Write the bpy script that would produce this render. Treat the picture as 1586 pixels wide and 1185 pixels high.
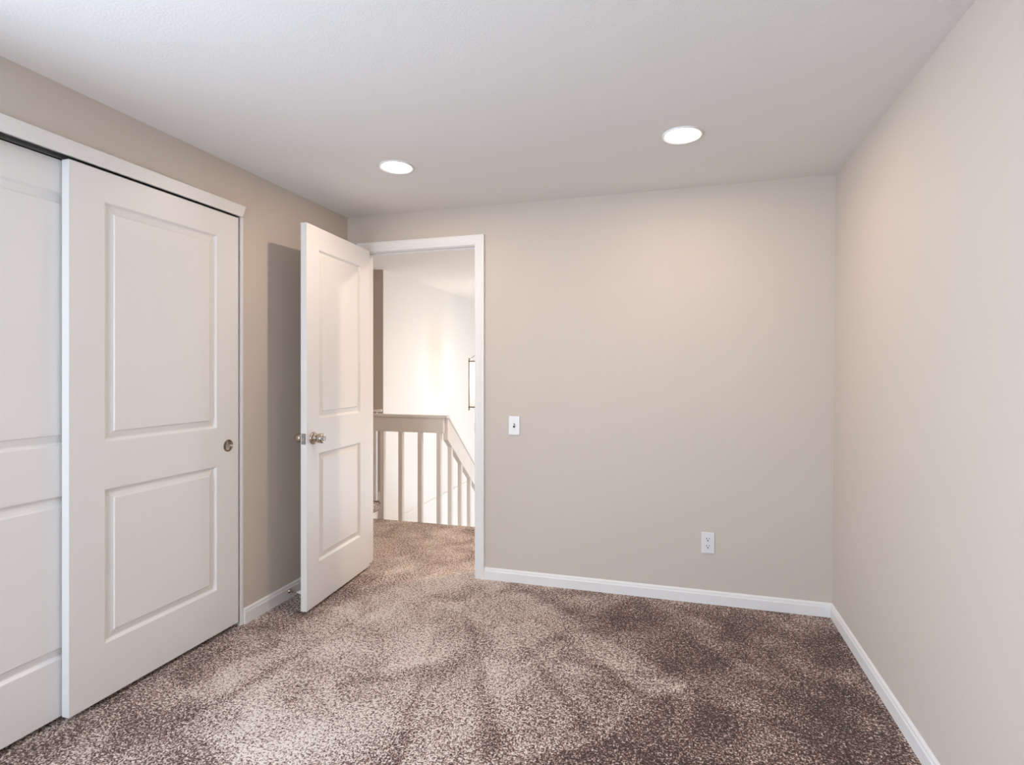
import bpy, bmesh, math, random
from mathutils import Vector, Matrix

for o in list(bpy.data.objects):
    bpy.data.objects.remove(o, do_unlink=True)
S = bpy.context.scene
COL = S.collection
PI = math.pi

# ------------------------------------------------------------------ camera
cd = bpy.data.cameras.new('camera')
cam = bpy.data.objects.new('camera', cd)
COL.objects.link(cam)
cam.location = (2.0967, -3.1538, 1.2668)
cam.rotation_euler = (PI / 2, 0, 0.2794)
cd.sensor_fit = 'HORIZONTAL'
cd.sensor_width = 36
cd.lens = 844.8 / 1586 * 36
cd.shift_x = -(806.575 - 793) / 1586
cd.shift_y = -(592.5 - 576.25) / 1586
cd.clip_start = 0.02
S.camera = cam

# ------------------------------------------------------------------ world, daylight, exposure
S.view_settings.view_transform = 'Standard'
S.view_settings.look = 'None'
S.view_settings.gamma = 1
S.view_settings.use_curve_mapping = False
S.view_settings.exposure = -0.03
W = bpy.data.worlds.new('sky')
S.world = W
W.use_nodes = True
bg = W.node_tree.nodes['Background']
bg.inputs[0].default_value = (0.68, 0.83, 1.0, 1)
bg.inputs[1].default_value = 14.0
S.cycles.denoising_prefilter = 'NONE'
S.cycles.max_bounces = 12
S.cycles.diffuse_bounces = 8
S.cycles.sample_clamp_indirect = 6.0


def area(name, loc, rot, sx, sy, power, col, portal=False):
    l = bpy.data.lights.new(name, 'AREA')
    l.shape = 'RECTANGLE'
    l.size, l.size_y = sx, sy
    l.energy = power
    l.color = col
    l.cycles.is_portal = portal
    o = bpy.data.objects.new(name, l)
    COL.objects.link(o)
    o.location = loc
    o.rotation_euler = rot
    return o


# skylight through the left bedroom window plus rear and foyer windows added as fill: portals only guide sampling
area('bedroom_window_portal', (-0.09, -3.325, 1.215), (0, -PI / 2, 0), 1.73, 1.45, 1, (1, 1, 1), True)
area('fill_window_portal', (0.65, -4.29, 1.175), (PI / 2, 0, 0), 0.9, 1.45, 1, (1, 1, 1), True)
area('foyer_fill_portal', (2.49, 3.4, -0.1), (0, PI / 2, 0), 1.4, 1.0, 1, (1, 1, 1), True)

# ------------------------------------------------------------------ sizes (metres)
H = 2.286                 # ceiling
XT, XB = 2.884, 2.867     # right wall leans a little: at ceiling / at floor
OL, OR = 0.128, 0.897     # doorway opening
OT = 2.046
WT = 0.10                 # wall thickness
YE = 1.03                 # landing edge in the hall
XS = -0.72                # stairwell wall
YR = -4.2                 # rear wall


# ------------------------------------------------------------------ materials
def nodes(m):
    m.use_nodes = True
    nt = m.node_tree
    return nt, nt.nodes['Principled BSDF']


def paint(name, col, rough, bump=0.0, scale=120.0, spec=0.5, var=0.0, detail=3.0):
    m = bpy.data.materials.new(name)
    nt, p = nodes(m)
    p.inputs['Roughness'].default_value = rough
    p.inputs['Specular IOR Level'].default_value = spec
    tc = nt.nodes.new('ShaderNodeTexCoord')
    n = nt.nodes.new('ShaderNodeTexNoise')
    n.inputs['Scale'].default_value = scale
    n.inputs['Detail'].default_value = detail
    nt.links.new(tc.outputs['Object'], n.inputs['Vector'])
    mx = nt.nodes.new('ShaderNodeMix')
    mx.data_type = 'RGBA'
    mx.inputs[6].default_value = (*[c * (1 - var) for c in col], 1)
    mx.inputs[7].default_value = (*[min(1, c * (1 + var)) for c in col], 1)
    nt.links.new(n.outputs['Fac'], mx.inputs[0])
    nt.links.new(mx.outputs[2], p.inputs['Base Color'])
    if bump:
        b = nt.nodes.new('ShaderNodeBump')
        b.inputs['Strength'].default_value = bump
        b.inputs['Distance'].default_value = 0.002
        nt.links.new(n.outputs['Fac'], b.inputs['Height'])
        nt.links.new(b.outputs['Normal'], p.inputs['Normal'])
    return m


def metal(name, col, rough):
    m = paint(name, col, rough, var=0.05, scale=60)
    m.node_tree.nodes['Principled BSDF'].inputs['Metallic'].default_value = 1.0
    return m


def emit(name, col, strength):
    m = bpy.data.materials.new(name)
    nt, p = nodes(m)
    p.inputs['Base Color'].default_value = (0.8, 0.8, 0.8, 1)
    p.inputs['Emission Color'].default_value = (*col, 1)
    p.inputs['Emission Strength'].default_value = strength
    return m


def glass_mat(name):
    m = bpy.data.materials.new(name)
    m.use_nodes = True
    nt = m.node_tree
    nt.nodes.clear()
    out = nt.nodes.new('ShaderNodeOutputMaterial')
    mix = nt.nodes.new('ShaderNodeMixShader')
    t = nt.nodes.new('ShaderNodeBsdfTransparent')
    g = nt.nodes.new('ShaderNodeBsdfGlossy')
    g.inputs['Roughness'].default_value = 0.05
    t.inputs[0].default_value = (1.0, 1.0, 1.0, 1)
    mix.inputs[0].default_value = 0.06
    # softly frosted: part of the light scatters in the pane
    tl = nt.nodes.new('ShaderNodeBsdfTranslucent')
    tl.inputs[0].default_value = (0.95, 0.93, 0.90, 1)
    m2 = nt.nodes.new('ShaderNodeMixShader')
    m2.inputs[0].default_value = 0.30
    nt.links.new(t.outputs[0], m2.inputs[1])
    nt.links.new(tl.outputs[0], m2.inputs[2])
    nt.links.new(m2.outputs[0], mix.inputs[1])
    nt.links.new(g.outputs[0], mix.inputs[2])
    nt.links.new(mix.outputs[0], out.inputs[0])
    return m


def carpet_mat():
    m = bpy.data.materials.new('brown_flecked_carpet')
    nt, p = nodes(m)
    N, L = nt.nodes.new, nt.links.new
    p.inputs['Roughness'].default_value = 1.0
    p.inputs['Specular IOR Level'].default_value = 0.05
    p.inputs['Sheen Weight'].default_value = 0.15
    p.inputs['Sheen Roughness'].default_value = 0.6
    tc = N('ShaderNodeTexCoord')
    # tufts
    n1 = N('ShaderNodeTexNoise')
    n1.inputs['Scale'].default_value = 150
    n1.inputs['Detail'].default_value = 3.0
    n1.inputs['Roughness'].default_value = 0.65
    L(tc.outputs['Object'], n1.inputs['Vector'])
    nc = N('ShaderNodeTexNoise')
    nc.inputs['Scale'].default_value = 68
    nc.inputs['Detail'].default_value = 2
    L(tc.outputs['Object'], nc.inputs['Vector'])
    # vacuum tracks: long patches fanning out from the doorway (polar around it) + soft blotches
    sep = N('ShaderNodeSeparateXYZ')
    L(tc.outputs['Object'], sep.inputs[0])

    def math_(op, a, b=None):
        q = N('ShaderNodeMath')
        q.operation = op
        for i, v in enumerate((a, b)):
            if v is None:
                continue
            if isinstance(v, (int, float)):
                q.inputs[i].default_value = v
            else:
                L(v, q.inputs[i])
        return q.outputs[0]
    def smooth(v, a, b):
        q = N('ShaderNodeMapRange')
        q.interpolation_type = 'SMOOTHSTEP'
        q.inputs['From Min'].default_value = a
        q.inputs['From Max'].default_value = b
        L(v, q.inputs['Value'])
        return q.outputs[0]
    nw = N('ShaderNodeTexNoise')          # wobble of the stroke edges
    nw.inputs['Scale'].default_value = 7
    nw.inputs['Detail'].default_value = 3
    L(tc.outputs['Object'], nw.inputs['Vector'])
    wob = math_('MULTIPLY', math_('SUBTRACT', nw.outputs['Fac'], 0.5), 0.10)
    OX, OY = 0.68, 0.25
    tot = None
    # vacuum strokes fanning out of the doorway: (end x, end y, half width)
    for ex, ey, hw in ((1.70, -1.39, 0.150), (1.92, -1.15, 0.135), (2.085, -0.93, 0.115), (1.42, -1.66, 0.145), (1.14, -2.0, 0.165),
                       (0.82, -1.95, 0.165), (0.52, -1.66, 0.14), (0.29, -1.48, 0.105), (0.30, -1.0, 0.11)):
        dl = math.hypot(ex - OX, ey - OY)
        ux, uy = (ex - OX) / dl, (ey - OY) / dl
        px, py = math_('SUBTRACT', sep.outputs[0], OX), math_('SUBTRACT', sep.outputs[1], OY)
        u = math_('ADD', math_('MULTIPLY', px, ux), math_('MULTIPLY', py, uy))
        v = math_('ABSOLUTE', math_('SUBTRACT', math_('MULTIPLY', px, uy), math_('MULTIPLY', py, ux)))
        lim = math_('MULTIPLY', math_('ADD', math_('MULTIPLY', u, 0.65 / dl), 0.40), hw)
        side = math_('ADD', math_('SUBTRACT', lim, v), math_('MULTIPLY', wob, 0.6))
        m1 = smooth(side, -0.03, 0.06)
        m2 = smooth(math_('SUBTRACT', math_('ADD', dl, math_('MULTIPLY', wob, 0.4)), u), -0.01, 0.03)
        m3 = smooth(u, -0.2, 0.7)
        mk = math_('MULTIPLY', math_('MULTIPLY', m1, m2), m3)
        tot = mk if tot is None else math_('MAXIMUM', tot, mk)
    hall = smooth(sep.outputs[1], -0.3, 0.1)
    n3 = N('ShaderNodeTexNoise')
    n3.inputs['Scale'].default_value = 4.0
    n3.inputs['Detail'].default_value = 4
    n3.inputs['Roughness'].default_value = 0.6
    n3.inputs['Distortion'].default_value = 0.6
    L(tc.outputs['Object'], n3.inputs['Vector'])
    # slow left-to-right change in how the pile lies
    lay = smooth(sep.outputs[0], 2.3, 0.5)
    off = math_('ADD', math_('MULTIPLY', tot, 0.043), math_('MULTIPLY', math_('SUBTRACT', n3.outputs['Fac'], 0.5), 0.21))
    off = math_('ADD', off, math_('MULTIPLY', lay, 0.035))
    off = math_('SUBTRACT', math_('ADD', off, math_('MULTIPLY', hall, 0.035)), 0.055)
    f = math_('ADD', math_('ADD', math_('MULTIPLY', n1.outputs['Fac'], 0.72), math_('MULTIPLY', nc.outputs['Fac'], 0.28)), off)
    r = N('ShaderNodeValToRGB')
    e = r.color_ramp.elements
    e[0].position = 0.40
    e[0].color = (0.030, 0.012, 0.007, 1)
    e[1].position = 0.555
    e[1].color = (0.78, 0.67, 0.60, 1)
    for pos, c in ((0.45, (0.13, 0.063, 0.044, 1)), (0.50, (0.33, 0.22, 0.175, 1))):
        k = e.new(pos)
        k.color = c
    L(f, r.inputs[0])
    L(r.outputs[0], p.inputs['Base Color'])
    b = N('ShaderNodeBump')
    b.inputs['Strength'].default_value = 0.8
    b.inputs['Distance'].default_value = 0.006
    L(n1.outputs['Fac'], b.inputs['Height'])
    L(b.outputs['Normal'], p.inputs['Normal'])
    return m


M = {
    'wall': paint('greige_wall_paint', (0.585, 0.515, 0.452), 0.75, bump=0.25, scale=170, spec=0.25, var=0.012),
    'ceiling': paint('flat_ceiling_paint', (0.74, 0.715, 0.69), 0.9, bump=0.3, scale=140, spec=0.15, var=0.01),
    'white': paint('white_trim_enamel', (0.78, 0.755, 0.735), 0.38, bump=0.05, scale=200, var=0.006),
    'stair_white': paint('white_stairwell_paint', (0.82, 0.78, 0.74), 0.7, bump=0.15, scale=150, spec=0.25, var=0.01),
    'rail': paint('painted_railing', (0.76, 0.72, 0.68), 0.45, bump=0.05, scale=150, var=0.01),
    'carpet': carpet_mat(),
    'nickel': metal('satin_nickel', (0.47, 0.41, 0.345), 0.2),
    'steel': metal('dull_steel', (0.30, 0.29, 0.28), 0.4),
    'alu': metal('aluminium_track', (0.55, 0.57, 0.56), 0.35),
    'black': paint('track_shade_black', (0.01, 0.01, 0.01), 0.8),  # near-black standing for the shade inside the closet track
    'dark': paint('dark_slot_plastic', (0.02, 0.018, 0.016), 0.6),
    'plastic': paint('white_device_plastic', (0.74, 0.725, 0.71), 0.3, var=0.005),
    'rubber': paint('white_rubber', (0.8, 0.78, 0.75), 0.6),
    'lens': emit('lit_downlight_lens', (1.0, 0.93, 0.86), 9.0),
    'bulb': emit('lit_candle_bulb', (1.0, 0.86, 0.70), 30.0),
    'glass': glass_mat('clear_lantern_glass'),
    'lower': paint('pale_foyer_floor', (0.86, 0.83, 0.79), 0.5, var=0.02, scale=6),
    'winframe': paint('white_window_frame', (0.85, 0.85, 0.85), 0.4),
}


# ------------------------------------------------------------------ mesh helpers
def obj(name, bm, mat, parent=None, smooth=False, bevel=0.0, segs=2):
    bmesh.ops.recalc_face_normals(bm, faces=bm.faces[:])
    me = bpy.data.meshes.new(name)
    bm.to_mesh(me)
    bm.free()
    me.materials.append(M[mat] if isinstance(mat, str) else mat)
    o = bpy.data.objects.new(name, me)
    COL.objects.link(o)
    if parent:
        o.parent = parent
    if smooth:
        for p in me.polygons:
            p.use_smooth = True
    if bevel:
        md = o.modifiers.new('edge_round', 'BEVEL')
        md.width = bevel
        md.segments = segs
        md.limit_method = 'ANGLE'
        md.angle_limit = math.radians(40)
    return o


def tag(o, label, cat, group=None, kind=None):
    o['label'] = label
    o['category'] = cat
    if group:
        o['group'] = group
    if kind:
        o['kind'] = kind
    return o


def struct(o, label, cat):
    return tag(o, label, cat, kind='structure')


def empty(name, loc=(0, 0, 0), rz=0):
    o = bpy.data.objects.new(name, None)
    o.empty_display_size = 0.05
    COL.objects.link(o)
    o.location = loc
    o.rotation_euler = (0, 0, rz)
    return o


def box(bm, a, b):
    x0, y0, z0 = a
    x1, y1, z1 = b
    v = [bm.verts.new(c) for c in ((x0, y0, z0), (x1, y0, z0), (x1, y1, z0), (x0, y1, z0),
                                   (x0, y0, z1), (x1, y0, z1), (x1, y1, z1), (x0, y1, z1))]
    for f in ((0, 3, 2, 1), (4, 5, 6, 7), (0, 1, 5, 4), (1, 2, 6, 5), (2, 3, 7, 6), (3, 0, 4, 7)):
        bm.faces.new([v[i] for i in f])
    return bm


def boxes(*ab):
    bm = bmesh.new()
    for a, b in ab:
        box(bm, a, b)
    return bm


def sweep(bm, rings, close=True):
    """rings: list of equally long point lists; skins them and caps both ends"""
    vs = [[bm.verts.new(p) for p in r] for r in rings]
    n = len(vs[0])
    for a, b in zip(vs, vs[1:]):
        for i in range(n):
            j = (i + 1) % n
            bm.faces.new((a[i], a[j], b[j], b[i]))
    if close:
        bm.faces.new(vs[0][::-1])
        bm.faces.new(vs[-1])
    return bm


def lathe(bm, prof, origin, axis, seg=32):
    """prof: (distance along axis, radius)"""
    ax = Vector(axis).normalized()
    t = ax.orthogonal().normalized()
    b = ax.cross(t)
    o = Vector(origin)
    rings = []
    for d, r in prof:
        rings.append([o + ax * d + (t * math.cos(2 * PI * k / seg) + b * math.sin(2 * PI * k / seg)) * max(r, 1e-5)
                      for k in range(seg)])
    return sweep(bm, rings)


def tube(bm, pts, r, seg=10):
    pts = [Vector(p) for p in pts]
    rings = []
    ref = None
    for i, p in enumerate(pts):
        d = (pts[min(i + 1, len(pts) - 1)] - pts[max(i - 1, 0)]).normalized()
        if ref is None:
            ref = d.orthogonal().normalized()
        ref = (ref - d * ref.dot(d)).normalized()
        b = d.cross(ref)
        rings.append([p + (ref * math.cos(2 * PI * k / seg) + b * math.sin(2 * PI * k / seg)) * r for k in range(seg)])
    return sweep(bm, rings)


# ------------------------------------------------------------------ setting: floor, ceiling, walls
# carpet: bedroom + doorway + hall landing, one continuous sheet
bm = boxes(((-0.0, YR, -0.12), (2.9, 0.0, 0.0)), ((OL - 0.02, 0.0, -0.12), (OR + 0.02, WT, 0.0)),
           ((-0.8, YR + 1.6, -0.12), (0.0, -0.80, 0.0)))
box(bm, (-2.0, WT, -0.12), (3.0, YE, 0.0))
o = obj('floor', bm, 'carpet')
struct(o, 'brown flecked carpet with vacuum tracks across the bedroom and hall', 'carpet')

# strip of carpet wrapped over the far landing edge
bm = bmesh.new()
prof = [(-2.0, -0.015), (-0.80, -0.015)]
for k in range(9):
    a = PI / 2 - PI * k / 8
    prof.append((-0.795 + 0.045 * math.cos(a), -0.067 + 0.052 * math.sin(a)))
prof += [(-2.0, -0.119)]
sweep(bm, [[(x, 1.56, z) for x, z in prof], [(x, 1.69, z) for x, z in prof]])
struct(obj('floor_landing', bm, 'carpet', smooth=False), 'rounded carpeted step edge seen beside the open door, behind the railing', 'step')

bm = boxes(((-0.1, YR - 0.1, H), (3.0, WT, H + 0.1)))
struct(obj('ceiling', bm, 'ceiling'), 'pale grey bedroom ceiling with two round downlights', 'ceiling')
bm = boxes(((-2.0, WT, H), (3.0, 5.1, H + 0.1)))
struct(obj('ceiling_hall', bm, 'stair_white'), 'white hall and stairwell ceiling seen through the doorway', 'ceiling')

# left wall with closet opening
CY0, CY1, CZ = -0.905, -2.50, 2.06
WY0, WY1, WZ0, WZ1 = -4.05, -2.60, 0.35, 2.08    # bedroom window, left wall, outside the picture
bm = boxes(((-WT, CY0, 0), (0, 0, H)), ((-WT, CY1, CZ), (0, CY0, H)), ((-WT, WY1, 0), (0, CY1, H)),
           ((-WT, YR, 0), (0, WY0, H)), ((-WT, WY0, 0), (0, WY1, WZ0)), ((-WT, WY0, WZ1), (0, WY1, H)))
struct(obj('wall_left', bm, 'wall'), 'greige left wall above and beyond the sliding closet doors', 'wall')
# closet interior shell
bm = boxes(((-0.82, -2.62, 0), (-0.75, -0.78, H)), ((-0.75, -2.62, 0), (-WT, -2.55, H)), ((-0.75, -0.85, 0), (-WT, -0.78, H)),
           ((-0.75, -2.55, 2.2), (-WT, -0.85, H)))
struct(obj('wall_closet', bm, 'wall'), 'dark closet interior behind the sliding doors', 'wall')

# back wall with doorway
bm = boxes(((-2.1, 0, 0), (OL - 0.018, WT, H)), ((OR + 0.018, 0, 0), (3.0, WT, H)), ((OL - 0.018, 0, OT + 0.018), (OR + 0.018, WT, H)))
struct(obj('wall_back', bm, 'wall'), 'greige back wall with doorway, light switch and power outlet', 'wall')

# right wall, very slightly out of plumb
bm = bmesh.new()
sweep(bm, [[(XB, YR, 0), (3.0, YR, 0), (3.0, YR, H), (XT, YR, H)], [(XB, 0, 0), (3.0, 0, 0), (3.0, 0, H), (XT, 0, H)]])
struct(obj('wall_right', bm, 'wall'), 'plain greige right wall', 'wall')

RW0, RW1 = 0.20, 1.10  # rear window opening, added to lift the lower back wall
# rear wall (behind the viewer) and the window in the left wall that lights the room
bm = boxes(((-WT, YR - WT, 0), (RW0, YR, H)), ((RW1, YR - WT, 0), (3.0, YR, H)),
           ((RW0, YR - WT, 0), (RW1, YR, 0.45)), ((RW0, YR - WT, 1.90), (RW1, YR, H)))
struct(obj('wall_rear', bm, 'wall'), 'greige rear wall behind the viewer', 'wall')
ym = (WY0 + WY1) / 2
bm = boxes(((-0.08, WY0, WZ0), (-0.02, WY0 + 0.04, WZ1)), ((-0.08, WY1 - 0.04, WZ0), (-0.02, WY1, WZ1)),
           ((-0.08, WY0, WZ0), (-0.02, WY1, WZ0 + 0.04)), ((-0.08, WY0, WZ1 - 0.04), (-0.02, WY1, WZ1)),
           ((-0.07, ym - 0.02, WZ0), (-0.03, ym + 0.02, WZ1)))
struct(obj('window_1', bm, 'winframe'), 'white sliding window in the left wall past the closet', 'window')
y = YR - 0.05
bm = boxes(((RW0, y - 0.03, 0.45), (RW0 + 0.04, y + 0.03, 1.90)), ((RW1 - 0.04, y - 0.03, 0.45), (RW1, y + 0.03, 1.90)),
           ((RW0, y - 0.03, 0.45), (RW1, y + 0.03, 0.49)), ((RW0, y - 0.03, 1.86), (RW1, y + 0.03, 1.90)))
struct(obj('fill_window', bm, 'winframe'), 'unseen white window added in the rear wall to brighten the back wall', 'window')

# hall and stairwell shell
bm = boxes(((-2.0, 1.69, -1.5), (XS, 1.70, H)))
struct(obj('wall_hall', bm, 'wall'), 'shaded greige wall end between open door and bright stairwell', 'wall')
bm = boxes(((XS - 0.12, 1.70, -1.5), (XS, 5.1, H)), ((XS, 1.70, -1.5), (XS + 0.025, 5.0, -0.25)))
struct(obj('wall_stairwell', bm, 'stair_white'), 'bright white stairwell wall with low ledge, beyond the railing', 'wall')
bm = boxes(((-2.1, WT, -1.5), (-2.0, 1.69, H)), ((XS, 5.0, -1.5), (2.5, 5.1, H)),
           ((3.0, WT, -1.5), (3.1, 1.9, H)), ((2.4, 1.9, -1.5), (3.1, 2.0, H)),
           ((2.5, 2.0, -1.5), (2.6, 2.9, H)), ((2.5, 3.9, -1.5), (2.6, 5.1, H)),
           ((2.5, 2.9, -1.5), (2.6, 3.9, -0.8)), ((2.5, 2.9, 0.6), (2.6, 3.9, H)))  # unseen window opening, added and sized to brighten the stairwell
struct(obj('wall_foyer', bm, 'stair_white'), 'white foyer walls around the stairwell', 'wall')
bm = boxes(((-2.0, YE, -1.6), (3.0, 5.0, -1.5)))
struct(obj('floor_foyer', bm, 'lower'), 'pale lower foyer floor below the railing', 'floor')
bm = boxes(((-2.0, 0.9, -1.5), (3.0, YE - 0.004, -0.121)), ((-2.0, 1.56, -1.5), (-0.775, 1.688, -0.12)))
struct(obj('wall_under_landing', bm, 'stair_white'), 'white face under the hall landing', 'wall')


# ------------------------------------------------------------------ trim
def base_prof(h=0.080, t=0.012):
    return [(0, 0), (t, 0), (t, h - 0.022), (t - 0.003, h - 0.016), (t - 0.004, h - 0.008), (t - 0.008, h - 0.002), (0, h)]


HB = 0.072
bm = bmesh.new()
sweep(bm, [[(x, -d, z) for d, z in base_prof(HB)] for x in (0.958, XB)])
struct(obj('baseboard_back', bm, 'white'), 'white baseboard along the back wall right of the doorway', 'baseboard')
bm = bmesh.new()
sweep(bm, [[(XB - d, y, z) for d, z in base_prof(HB)] for y in (-0.0005, YR)])
struct(obj('baseboard_right', bm, 'white'), 'white baseboard along the right wall', 'baseboard')
bm = bmesh.new()
sweep(bm, [[(d, y, z) for d, z in base_prof(HB + 0.006)] for y in (-0.0005, -0.902)])
struct(obj('baseboard_left', bm, 'white'), 'white baseboard behind the open door, ending at the closet', 'baseboard')
bm = bmesh.new()
sweep(bm, [[(x, 1.69 - d, z - 0.015) for d, z in base_prof(0.085)] for x in (-2.0, -0.73)])
struct(obj('baseboard_hall', bm, 'white'), 'white baseboard on the shaded hall wall beside the step', 'baseboard')

# doorway casing: mitred profile, legs and head
CP = [(0, 0), (0, 0.010), (0.008, 0.0125), (0.016, 0.011), (0.036, 0.013), (0.048, 0.0165), (0.058, 0.0165), (0.0605, 0.014), (0.0605, 0)]
bm = bmesh.new()
sL = 0.74   # the left leg is ripped narrower, tight to the corner


def cpt(ox, oz, dx, dz, w, d, k):
    return (ox + dx * w * k, -d, oz + dz * w)


RV = 0.004
rings = [[(OR + RV + w, -d, 0) for w, d in CP],
         [(OR + RV + w, -d, OT + RV + w) for w, d in CP],
         [(OL - RV - w * sL, -d, OT + RV + w) for w, d in CP],
         [(OL - RV - w * sL, -d, 0) for w, d in CP]]
sweep(bm, rings)
cas = obj('trim_1', bm, 'white')
struct(cas, 'white moulded casing and jamb around the open bedroom doorway', 'door casing')
bm = boxes(((OL - 0.018, 0, 0), (OL, WT, OT + 0.018)), ((OR, 0, 0), (OR + 0.018, WT, OT + 0.018)), ((OL, 0, OT), (OR, WT, OT + 0.018)),
           ((OL, 0.042, 0), (OL + 0.010, 0.075, OT)), ((OR - 0.010, 0.042, 0), (OR, 0.075, OT)), ((OL, 0.042, OT - 0.010), (OR, 0.075, OT)))
obj('jamb', bm, 'white', cas)
bm = boxes(((OR - 0.0025, 0.004, 0.895), (OR + 0.002, 0.034, 0.952)))
obj('strike_plate', bm, 'steel', cas)['label'] = 'dull steel strike plate'
# hall-side casing
bm = bmesh.new()
sweep(bm, [[(OR + RV + w, WT + d, 0) for w, d in CP], [(OR + RV + w, WT + d, OT + RV + w) for w, d in CP],
           [(OL - RV - w, WT + d, OT + RV + w) for w, d in CP], [(OL - RV - w, WT + d, 0) for w, d in CP]])
struct(obj('trim_2', bm, 'white'), 'white casing on the hall side of the doorway', 'door casing')

# closet header casing with a splayed end, jamb strip and track painted black for its shade
bm = bmesh.new()
zt, zb = 2.097, 2.041
sweep(bm, [[(0, -0.898, zt), (0.014, -0.898, zt), (0.012, -0.917, zb), (0, -0.917, zb)],
           [(0, -2.56, zt), (0.014, -2.56, zt), (0.012, -2.56, zb), (0, -2.56, zb)]])
struct(obj('trim_3', bm, 'white', bevel=0.0015), 'white flat header board above the sliding closet doors', 'closet header')
bm = boxes(((-0.085, -0.9185, 0), (0.001, -0.9052, 2.041)))
struct(obj('trim_4', bm, 'white'), 'thin white jamb strip at the far side of the closet', 'jamb')
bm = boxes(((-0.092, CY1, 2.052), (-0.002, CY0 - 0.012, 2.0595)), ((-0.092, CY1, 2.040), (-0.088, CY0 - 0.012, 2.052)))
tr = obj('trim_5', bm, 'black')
struct(tr, 'twin sliding track painted black as gap shade above the closet doors', 'closet track')
for xa, xb, z in ((-0.0045, -0.002, 2.0435), (-0.046, -0.043, 2.0365), (-0.022, -0.0195, 2.0465)):
    bm = boxes(((xa, CY1, z), (xb, CY0 - 0.012, 2.0522)))
    obj('track_rib', bm, 'alu', tr)['label'] = 'thin aluminium rib'

# ------------------------------------------------------------------ panelled doors
def panel_door(w0, w1, z0, z1, pw0, pw1, panels, thick):
    """slab in local x (width), front face at y=0, back at y=-thick; two raised panels on both faces"""
    bm = bmesh.new()
    prof = [(0.0, 0.0), (0.002, 0.0006), (0.008, 0.0080), (0.011, 0.0112), (0.015, 0.0116),
            (0.037, 0.0058), (0.0385, 0.0055), (0.0405, 0.0018), (0.043, 0.0013)]
    xs = [w0, pw0, pw1, w1]
    zs = [z0] + [z for p in panels for z in p] + [z1]
    for side in (0, 1):
        def P(x, z, d):
            return bm.verts.new((x, -d if side == 0 else -thick + d, z))
        for i in range(3):
            for j in range(len(zs) - 1):
                if i == 1 and j % 2 == 1:
                    x0, x1, a0, a1 = xs[1], xs[2], zs[j], zs[j + 1]
                    prev = None
                    for ins, d in prof:
                        q = [P(x0 + ins, a0 + ins, d), P(x1 - ins, a0 + ins, d), P(x1 - ins, a1 - ins, d), P(x0 + ins, a1 - ins, d)]
                        if prev:
                            for k in range(4):
                                l = (k + 1) % 4
                                bm.faces.new((prev[k], prev[l], q[l], q[k]))
                        prev = q
                    bm.faces.new(prev)
                else:
                    bm.faces.new((P(xs[i], zs[j], 0), P(xs[i + 1], zs[j], 0), P(xs[i + 1], zs[j + 1], 0), P(xs[i], zs[j + 1], 0)))
    # edges
    def edge(seq):
        for (xa, za), (xb, zb) in zip(seq, seq[1:]):
            bm.faces.new([bm.verts.new(c) for c in ((xa, 0, za), (xb, 0, zb), (xb, -thick, zb), (xa, -thick, za))])
    edge([(x, z0) for x in xs])
    edge([(x, z1) for x in xs])
    edge([(w0, z) for z in zs])
    edge([(w1, z) for z in zs])
    bmesh.ops.remove_doubles(bm, verts=bm.verts[:], dist=1e-5)
    return bm


# open bedroom door, swung in beside the left wall
door = obj('door_1', panel_door(0.019, 0.711, 0.015, 2.0476, 0.136, 0.597, [(0.240, 0.828), (1.013, 1.929)], 0.035), 'white', bevel=0.0012)
door.location = (0.1864, -0.02, 0)
door.rotation_euler = (0, 0, -1.495)
struct(door, 'open white two panel bedroom door with nickel knob, swung beside the left wall', 'door')
KP = [(0, 0.0), (0, 0.0335), (0.003, 0.0335), (0.007, 0.031), (0.0095, 0.026), (0.010, 0.0155), (0.021, 0.0138), (0.025, 0.0165),
      (0.028, 0.0220), (0.031, 0.0245), (0.036, 0.0256), (0.053, 0.0262), (0.058, 0.0248), (0.0615, 0.0210), (0.0622, 0.0170),
      (0.0610, 0.0155), (0.0610, 0.0)]
for s in (1, -1):
    bm = bmesh.new()
    lathe(bm, KP, (0.651, 0.0 if s > 0 else -0.035, 0.915), (0, s, 0), 40)
    k = obj('door_knob', bm, 'nickel', door, smooth=True)
    k['label'] = 'satin nickel door knob'
    k.data.polygons[0].use_smooth = False
    bm = bmesh.new()
    lathe(bm, [(0, 0), (0, 0.012), (0.002, 0.0115), (0.0025, 0.004), (0.0025, 0)], (0.651, 0.0610 if s > 0 else -0.0960, 0.915), (0, s, 0), 24)
    obj('lock_button', bm, 'steel', k)
bm = boxes(((0.7105, -0.030, 0.888), (0.7118, -0.005, 0.945)))
lp = obj('latch_plate', bm, 'steel', door)
lp['label'] = 'dull steel latch plate'
bm = bmesh.new()
sweep(bm, [[(0.711, -0.024, 0.908), (0.711, -0.011, 0.908), (0.711, -0.011, 0.926), (0.711, -0.024, 0.926)],
           [(0.719, -0.0235, 0.909), (0.713, -0.0115, 0.909), (0.713, -0.0115, 0.925), (0.719, -0.0235, 0.925)]])
obj('latch_bolt', bm, 'nickel', lp)
for z in (0.20, 1.02, 1.83):
    bm = boxes(((-0.012, -0.030, z - 0.045), (0.0195, -0.028, z + 0.045)))
    lathe(bm, [(0, 0), (0, 0.0055), (0.09, 0.0055), (0.09, 0)], (0.008, -0.040, z - 0.045), (0, 0, 1), 14)
    hg = obj('hinge', bm, 'white', door)

# sliding closet doors: local x runs along -Y of the room; front face towards +X
PAN = [(0.2285 - 0.022, 0.8195 - 0.022), (0.9985 - 0.022, 1.917 - 0.022)]
Zb = 0.022


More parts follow.
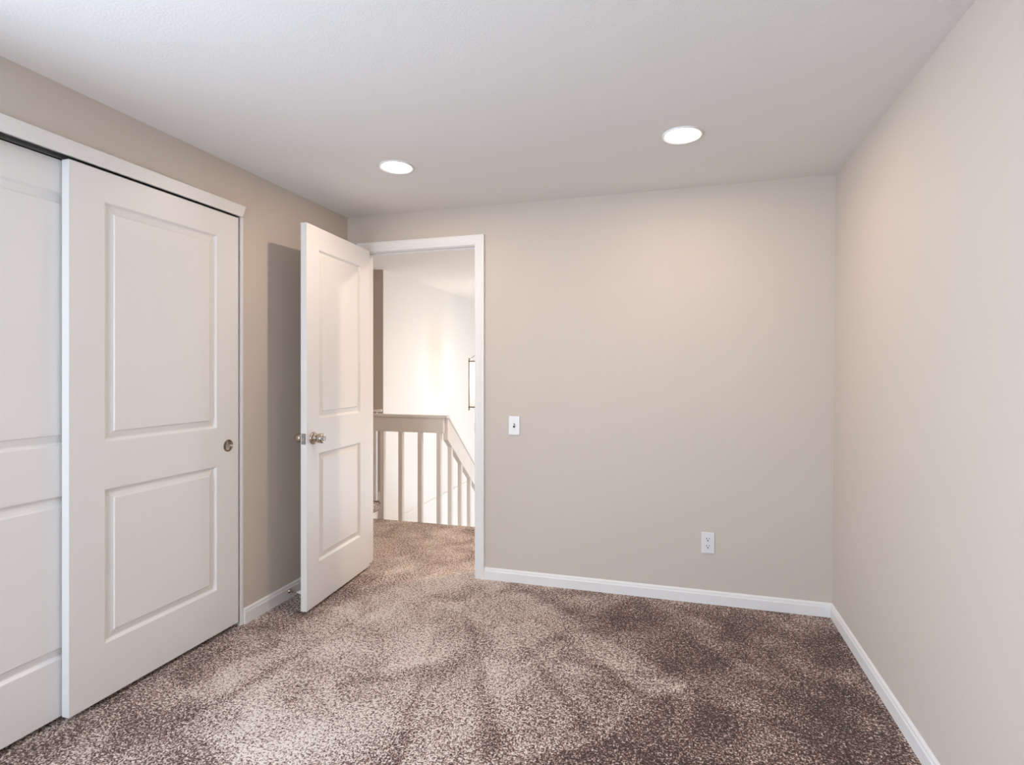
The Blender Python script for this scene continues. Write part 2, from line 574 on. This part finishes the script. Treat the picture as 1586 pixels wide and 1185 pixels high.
def closet_door(name, y_far, face_x, label):
    d = obj(name, panel_door(0, 0.787, 0, 2.011, 0.131, 0.660, PAN, 0.035), 'white', bevel=0.0012)
    d.location = (face_x, y_far, Zb)
    d.rotation_euler = (0, 0, -PI / 2)   # +x -> -Y ; +y (front normal) -> +X
    struct(d, label, 'closet door')
    return d


df = closet_door('door_2', -0.932, -0.003, 'white two panel sliding closet door with round finger pull, fully in view')
db = closet_door('door_3', -1.49, -0.046, 'white sliding closet door partly hidden behind the one with the finger pull')
for d, x in ((df, 0.064), (db, 0.723)):
    # bore the pocket into the door, then set the cup in it
    bm = bmesh.new()
    lathe(bm, [(-0.0135, 0.0), (-0.0135, 0.0275), (0.01, 0.0275), (0.01, 0.0)], (x, 0, 0.909 - Zb), (0, 1, 0), 48)
    cut = obj('bore', bm, 'white')
    cut.matrix_world = Matrix.Translation(d.location) @ Matrix.Rotation(-PI / 2, 4, 'Z')
    md = d.modifiers.new('bore', 'BOOLEAN')
    md.object = cut
    md.operation = 'DIFFERENCE'
    bpy.context.view_layer.update()
    me = bpy.data.meshes.new_from_object(d.evaluated_get(bpy.context.evaluated_depsgraph_get()))
    d.modifiers.clear()
    d.data = me
    bpy.data.objects.remove(cut, do_unlink=True)
    bm = bmesh.new()
    lathe(bm, [(-0.0133, 0.0), (-0.0133, 0.0272), (0.0, 0.0272), (0.0, 0.0298), (0.0009, 0.0298), (0.0016, 0.0285), (0.0016, 0.0268),
               (0.0008, 0.0262), (-0.0105, 0.0255), (-0.0115, 0.0245), (-0.0115, 0.0)], (x, 0.0, 0.909 - Zb), (0, 1, 0), 48)
    c = obj('finger_pull', bm, 'nickel', d)
    for p in c.data.polygons:
        p.use_smooth = len(p.vertices) == 4
    c['label'] = 'round satin nickel finger pull'

# ------------------------------------------------------------------ wall devices
sw = empty('light_switch', (1.1515, 0, 0.944))
tag(sw, 'white toggle light switch on the back wall right of the doorway', 'light switch')
bm = boxes(((-0.035, -0.006, -0.0575), (0.035, 0, 0.0575)))
obj('cover_plate', bm, 'plastic', sw, bevel=0.003)
bm = boxes(((-0.0055, -0.0072, -0.0125), (0.0055, -0.0055, 0.0125)))
obj('toggle_slot', bm, 'dark', sw)
bm = bmesh.new()
sweep(bm, [[(-0.004, -0.006, -0.003), (0.004, -0.006, -0.003), (0.004, -0.006, 0.009), (-0.004, -0.006, 0.009)],
           [(-0.0032, -0.019, 0.004), (0.0032, -0.019, 0.004), (0.0032, -0.018, 0.011), (-0.0032, -0.018, 0.011)]])
obj('toggle', bm, 'plastic', sw, bevel=0.0008)
for z in (0.030, -0.030):
    bm = bmesh.new()
    lathe(bm, [(0, 0), (0, 0.0035), (0.0012, 0.003), (0.0015, 0)], (0, -0.006, z), (0, -1, 0), 14)
    obj('screw', bm, 'plastic', sw, smooth=False)

ou = empty('power_outlet', (2.2575, 0, 0.3325))
tag(ou, 'white duplex power outlet low on the back wall', 'power outlet')
bm = boxes(((-0.035, -0.006, -0.0575), (0.035, 0, 0.0575)))
obj('cover_plate', bm, 'plastic', ou, bevel=0.003)
for z in (0.0195, -0.0195):
    bm = bmesh.new()
    pts = []
    for k in range(40):
        a = 2 * PI * k / 40
        pts.append((0.0172 * math.cos(a), max(-0.0135, min(0.0135, 0.0172 * math.sin(a)))))
    sweep(bm, [[(x, -0.0058, z + q) for x, q in pts], [(x, -0.0078, z + q) for x, q in pts]])
    rc = obj('receptacle', bm, 'plastic', ou)
    for (a, b, c, d) in ((-0.0081, 0.0000, -0.0050, 0.0092), (0.0052, 0.0010, 0.0080, 0.0084)):
        bm = boxes(((a, -0.0081, z + b), (c, -0.0072, z + d)))
        obj('slot', bm, 'dark', rc)
    bm = bmesh.new()
    lathe(bm, [(0, 0), (0, 0.0034), (0.0005, 0.0034), (0.0005, 0)], (0, -0.0077, z - 0.0065), (0, -1, 0), 16)
    obj('ground_hole', bm, 'dark', rc)
bm = bmesh.new()
lathe(bm, [(0, 0), (0, 0.0032), (0.0012, 0.0028), (0.0015, 0)], (0, -0.006, 0), (0, -1, 0), 14)
obj('screw', bm, 'plastic', ou)

# door stop on the left baseboard
ds = empty('door_stop', (0.012, -0.578, 0.042))
tag(ds, 'small nickel door stop with white tip on the baseboard behind the open door', 'door stop')
bm = bmesh.new()
lathe(bm, [(0, 0), (0, 0.0125), (0.003, 0.0120), (0.008, 0.0075), (0.011, 0.0065), (0.011, 0)], (0, 0, 0), (1, 0, 0), 24)
obj('flange', bm, 'nickel', ds, smooth=True)
bm = bmesh.new()
lathe(bm, [(0.010, 0), (0.010, 0.0055), (0.045, 0.0038), (0.062, 0.0042), (0.062, 0)], (0, 0, 0), (1, 0, 0), 20)
obj('rod', bm, 'nickel', ds, smooth=True)
bm = bmesh.new()
lathe(bm, [(0.060, 0), (0.060, 0.0075), (0.064, 0.0095), (0.074, 0.0095), (0.079, 0.0075), (0.080, 0)], (0, 0, 0), (1, 0, 0), 24)
obj('tip', bm, 'rubber', ds, smooth=True)['label'] = 'white rubber tip'


# ------------------------------------------------------------------ downlights
def downlight(x, y, label, watts=6.0, col=(1.0, 0.79, 0.61)):
    r = empty('recessed_downlight', (x, y, H))
    tag(r, label, 'ceiling light', 'round recessed downlights')
    bm = bmesh.new()
    prof = [(0.0, 0.085), (0.004, 0.085), (0.0075, 0.0830), (0.0082, 0.0815), (0.0078, 0.0805), (0.0025, 0.0690), (0.0, 0.0690)]
    seg = 64
    rings = [[(rr * math.cos(2 * PI * k / seg), rr * math.sin(2 * PI * k / seg), -d) for k in range(seg)] for d, rr in prof]
    sweep(bm, rings, close=False)
    obj('trim_ring', bm, 'white', r, smooth=True)
    bm = bmesh.new()
    lathe(bm, [(0.0, 0.0), (0.0, 0.0692), (0.0028, 0.0690), (0.0036, 0.060), (0.0040, 0.0)], (0, 0, 0), (0, 0, -1), 48)
    obj('lens', bm, 'lens', r, smooth=True)['label'] = 'glowing white lens'
    l = bpy.data.lights.new('downlight_lamp', 'AREA')
    l.shape = 'DISK'
    l.size = 0.055
    l.energy = watts
    l.color = col
    lo = bpy.data.objects.new('downlight_lamp', l)
    COL.objects.link(lo)
    lo.parent = r
    lo.location = (0, 0, -0.009)
    return r


downlight(0.757, -0.722, 'round lit downlight in the ceiling just in front of the doorway')
downlight(0.95, 2.65, 'unseen fill downlight added in the stairwell ceiling', 15.0, (1.0, 0.90, 0.80))  # out-of-view lamp added to even out the stairwell wall
downlight(1.45, 0.52, 'unseen fill downlight added in the hall ceiling outside the doorway', 20.0, (1.0, 0.80, 0.60))  # out-of-view lamp added to brighten the landing carpet and rail
downlight(2.117, -0.711, 'round lit downlight in the ceiling nearer the right wall')

# ------------------------------------------------------------------ railing round the stairwell
BX = 0.036
gr = empty('guard_railing', (0, YE, 0))
tag(gr, 'level white painted landing railing with square balusters beyond the doorway', 'railing')
bm = boxes(((-0.74, 0.0, 0.757), (0.225, 0.038, 0.882)))
obj('rail_board', bm, 'rail', gr, bevel=0.002)
bm = boxes(((-0.74, -0.006, 0.882), (0.262, 0.052, 0.904)))
obj('cap_rail', bm, 'rail', gr, bevel=0.002)
for x in (-0.704, -0.526, -0.349, -0.174, 0.007, 0.181):
    bm = boxes(((x - BX / 2, 0.002, -0.22), (x + BX / 2, 0.002 + BX, 0.757)))
    obj('baluster', bm, 'rail', gr, bevel=0.0015)

sr = empty('stair_railing', (0.243, YE + 0.054, 0))
tag(sr, 'sloping white painted stair railing descending away from the landing', 'railing')
SL = -0.80
RX0, RX1 = -0.043, 0.0


def srz(y, z0):
    return z0 + SL * y


bm = bmesh.new()
Ln = 2.2
sweep(bm, [[(RX0, 0, 0.697), (RX1, 0, 0.697), (RX1, 0, 0.886), (RX0, 0, 0.886)],
           [(RX0, Ln, srz(Ln, 0.697)), (RX1, Ln, srz(Ln, 0.697)), (RX1, Ln, srz(Ln, 0.886)), (RX0, Ln, srz(Ln, 0.886))]])
obj('rail_board', bm, 'rail', sr, bevel=0.002)
bm = bmesh.new()
sweep(bm, [[(RX0 - 0.008, 0, 0.886), (RX1 + 0.006, 0, 0.886), (RX1 + 0.006, 0, 0.902), (RX0 - 0.008, 0, 0.902)],
           [(RX0 - 0.008, Ln, srz(Ln, 0.886)), (RX1 + 0.006, Ln, srz(Ln, 0.886)), (RX1 + 0.006, Ln, srz(Ln, 0.902)), (RX0 - 0.008, Ln, srz(Ln, 0.902))]])
obj('cap_rail', bm, 'rail', sr, bevel=0.002)
for i in range(9):
    y = 0.085 + 0.222 * i
    bm = bmesh.new()
    zlo = srz(y, -0.25)
    x0, x1 = RX0 + 0.004, RX1 - 0.004
    sweep(bm, [[(x0, y, zlo), (x1, y, zlo), (x1, y + BX, zlo), (x0, y + BX, zlo)],
               [(x0, y, srz(y, 0.700)), (x1, y, srz(y, 0.700)), (x1, y + BX, srz(y + BX, 0.700)), (x0, y + BX, srz(y + BX, 0.700))]])
    obj('baluster', bm, 'rail', sr, bevel=0.0015)

# short handrail on the shaded wall end, on its post
hr = empty('handrail', (-0.76, 1.64, 0.88))
tag(hr, 'short white wall handrail on a bracket, just beside the open door edge', 'handrail')
bm = bmesh.new()
tube(bm, [(-0.7, 0, -0.04), (-0.05, 0, 0.0), (0.055, 0, 0.008)], 0.012, 12)
obj('rail', bm, 'white', hr, smooth=True)
bm = bmesh.new()
tube(bm, [(0.0, 0, -0.010), (0.0, 0.0, -0.030), (0.0, 0.02, -0.045), (0.0, 0.05, -0.045)], 0.007, 10)
obj('bracket', bm, 'white', hr, smooth=True)
bm = boxes(((-0.812, 1.640, -0.01), (-0.768, 1.677, 0.83)))
struct(obj('trim_6', bm, 'white', bevel=0.002), 'white corner board on the hall wall end under the handrail', 'trim')

# ------------------------------------------------------------------ pendant lantern in the stairwell
LX, LY, LZ0, LZ1, LW = -0.125, 3.0, 0.845, 1.400, 0.138
la = empty('pendant_lantern', (LX, LY, LZ0))
tag(la, 'tall glass pendant lantern in the stairwell, partly hidden by the doorway edge', 'pendant light')
hh = LZ1 - LZ0
c = [(-LW, -LW), (LW, -LW), (LW, LW), (-LW, LW)]
bm = bmesh.new()
for x, y in c:
    box(bm, (x - 0.006, y - 0.006, -0.03), (x + 0.006, y + 0.006, hh + 0.03))
for z in (0.0, hh - 0.014):
    for i in range(4):
        (x0, y0), (x1, y1) = c[i], c[(i + 1) % 4]
        box(bm, (min(x0, x1) - 0.006, min(y0, y1) - 0.006, z), (max(x0, x1) + 0.006, max(y0, y1) + 0.006, z + 0.014))
obj('frame', bm, 'nickel', la)
for x, y in c:
    bm = bmesh.new()
    pts = []
    for k in range(9):
        t = k / 8
        e = (1 - t) ** 1.6
        pts.append((x * e, y * e, hh + 0.01 + 0.21 * t))
    tube(bm, pts, 0.005, 8)
    obj('arm', bm, 'nickel', la, smooth=True)
bm = bmesh.new()
tube(bm, [(0, 0, hh + 0.20), (0, 0, H - LZ0 - 0.02)], 0.005, 8)
lathe(bm, [(0, 0), (0, 0.06), (0.02, 0.05), (0.025, 0)], (0, 0, H - LZ0), (0, 0, -1), 24)
tube(bm, [(0, 0, hh + 0.20), (0, 0, 0.16)], 0.006, 8)
obj('stem', bm, 'nickel', la)
for i in range(4):
    (x0, y0), (x1, y1) = c[i], c[(i + 1) % 4]
    bm = bmesh.new()
    if x0 == x1:
        box(bm, (x0 - 0.0015, min(y0, y1) + 0.006, 0.014), (x0 + 0.0015, max(y0, y1) - 0.006, hh - 0.014))
    else:
        box(bm, (min(x0, x1) + 0.006, y0 - 0.0015, 0.014), (max(x0, x1) - 0.006, y0 + 0.0015, hh - 0.014))
    obj('pane', bm, 'glass', la)
for i in range(4):
    a = PI / 4 + PI / 2 * i
    x, y = 0.055 * math.cos(a), 0.055 * math.sin(a)
    bm = bmesh.new()
    tube(bm, [(0, 0, 0.17), (x * 0.6, y * 0.6, 0.155), (x, y, 0.18)], 0.004, 8)
    lathe(bm, [(0, 0), (0, 0.010), (0.07, 0.010), (0.07, 0)], (x, y, 0.18), (0, 0, 1), 14)
    cn = obj('candle', bm, 'plastic', la)
    bm = bmesh.new()
    lathe(bm, [(0, 0), (0, 0.007), (0.012, 0.014), (0.028, 0.015), (0.05, 0.006), (0.058, 0.0)], (x, y, 0.25), (0, 0, 1), 14)
    obj('bulb', bm, 'bulb', cn, smooth=True)['label'] = 'glowing candle bulb'
l = bpy.data.lights.new('lantern_lamp', 'POINT')
l.energy = 11
l.color = (1.0, 0.89, 0.78)
l.shadow_soft_size = 0.03
lo = bpy.data.objects.new('lantern_lamp', l)
COL.objects.link(lo)
lo.parent = la
lo.location = (0, 0, 0.33)
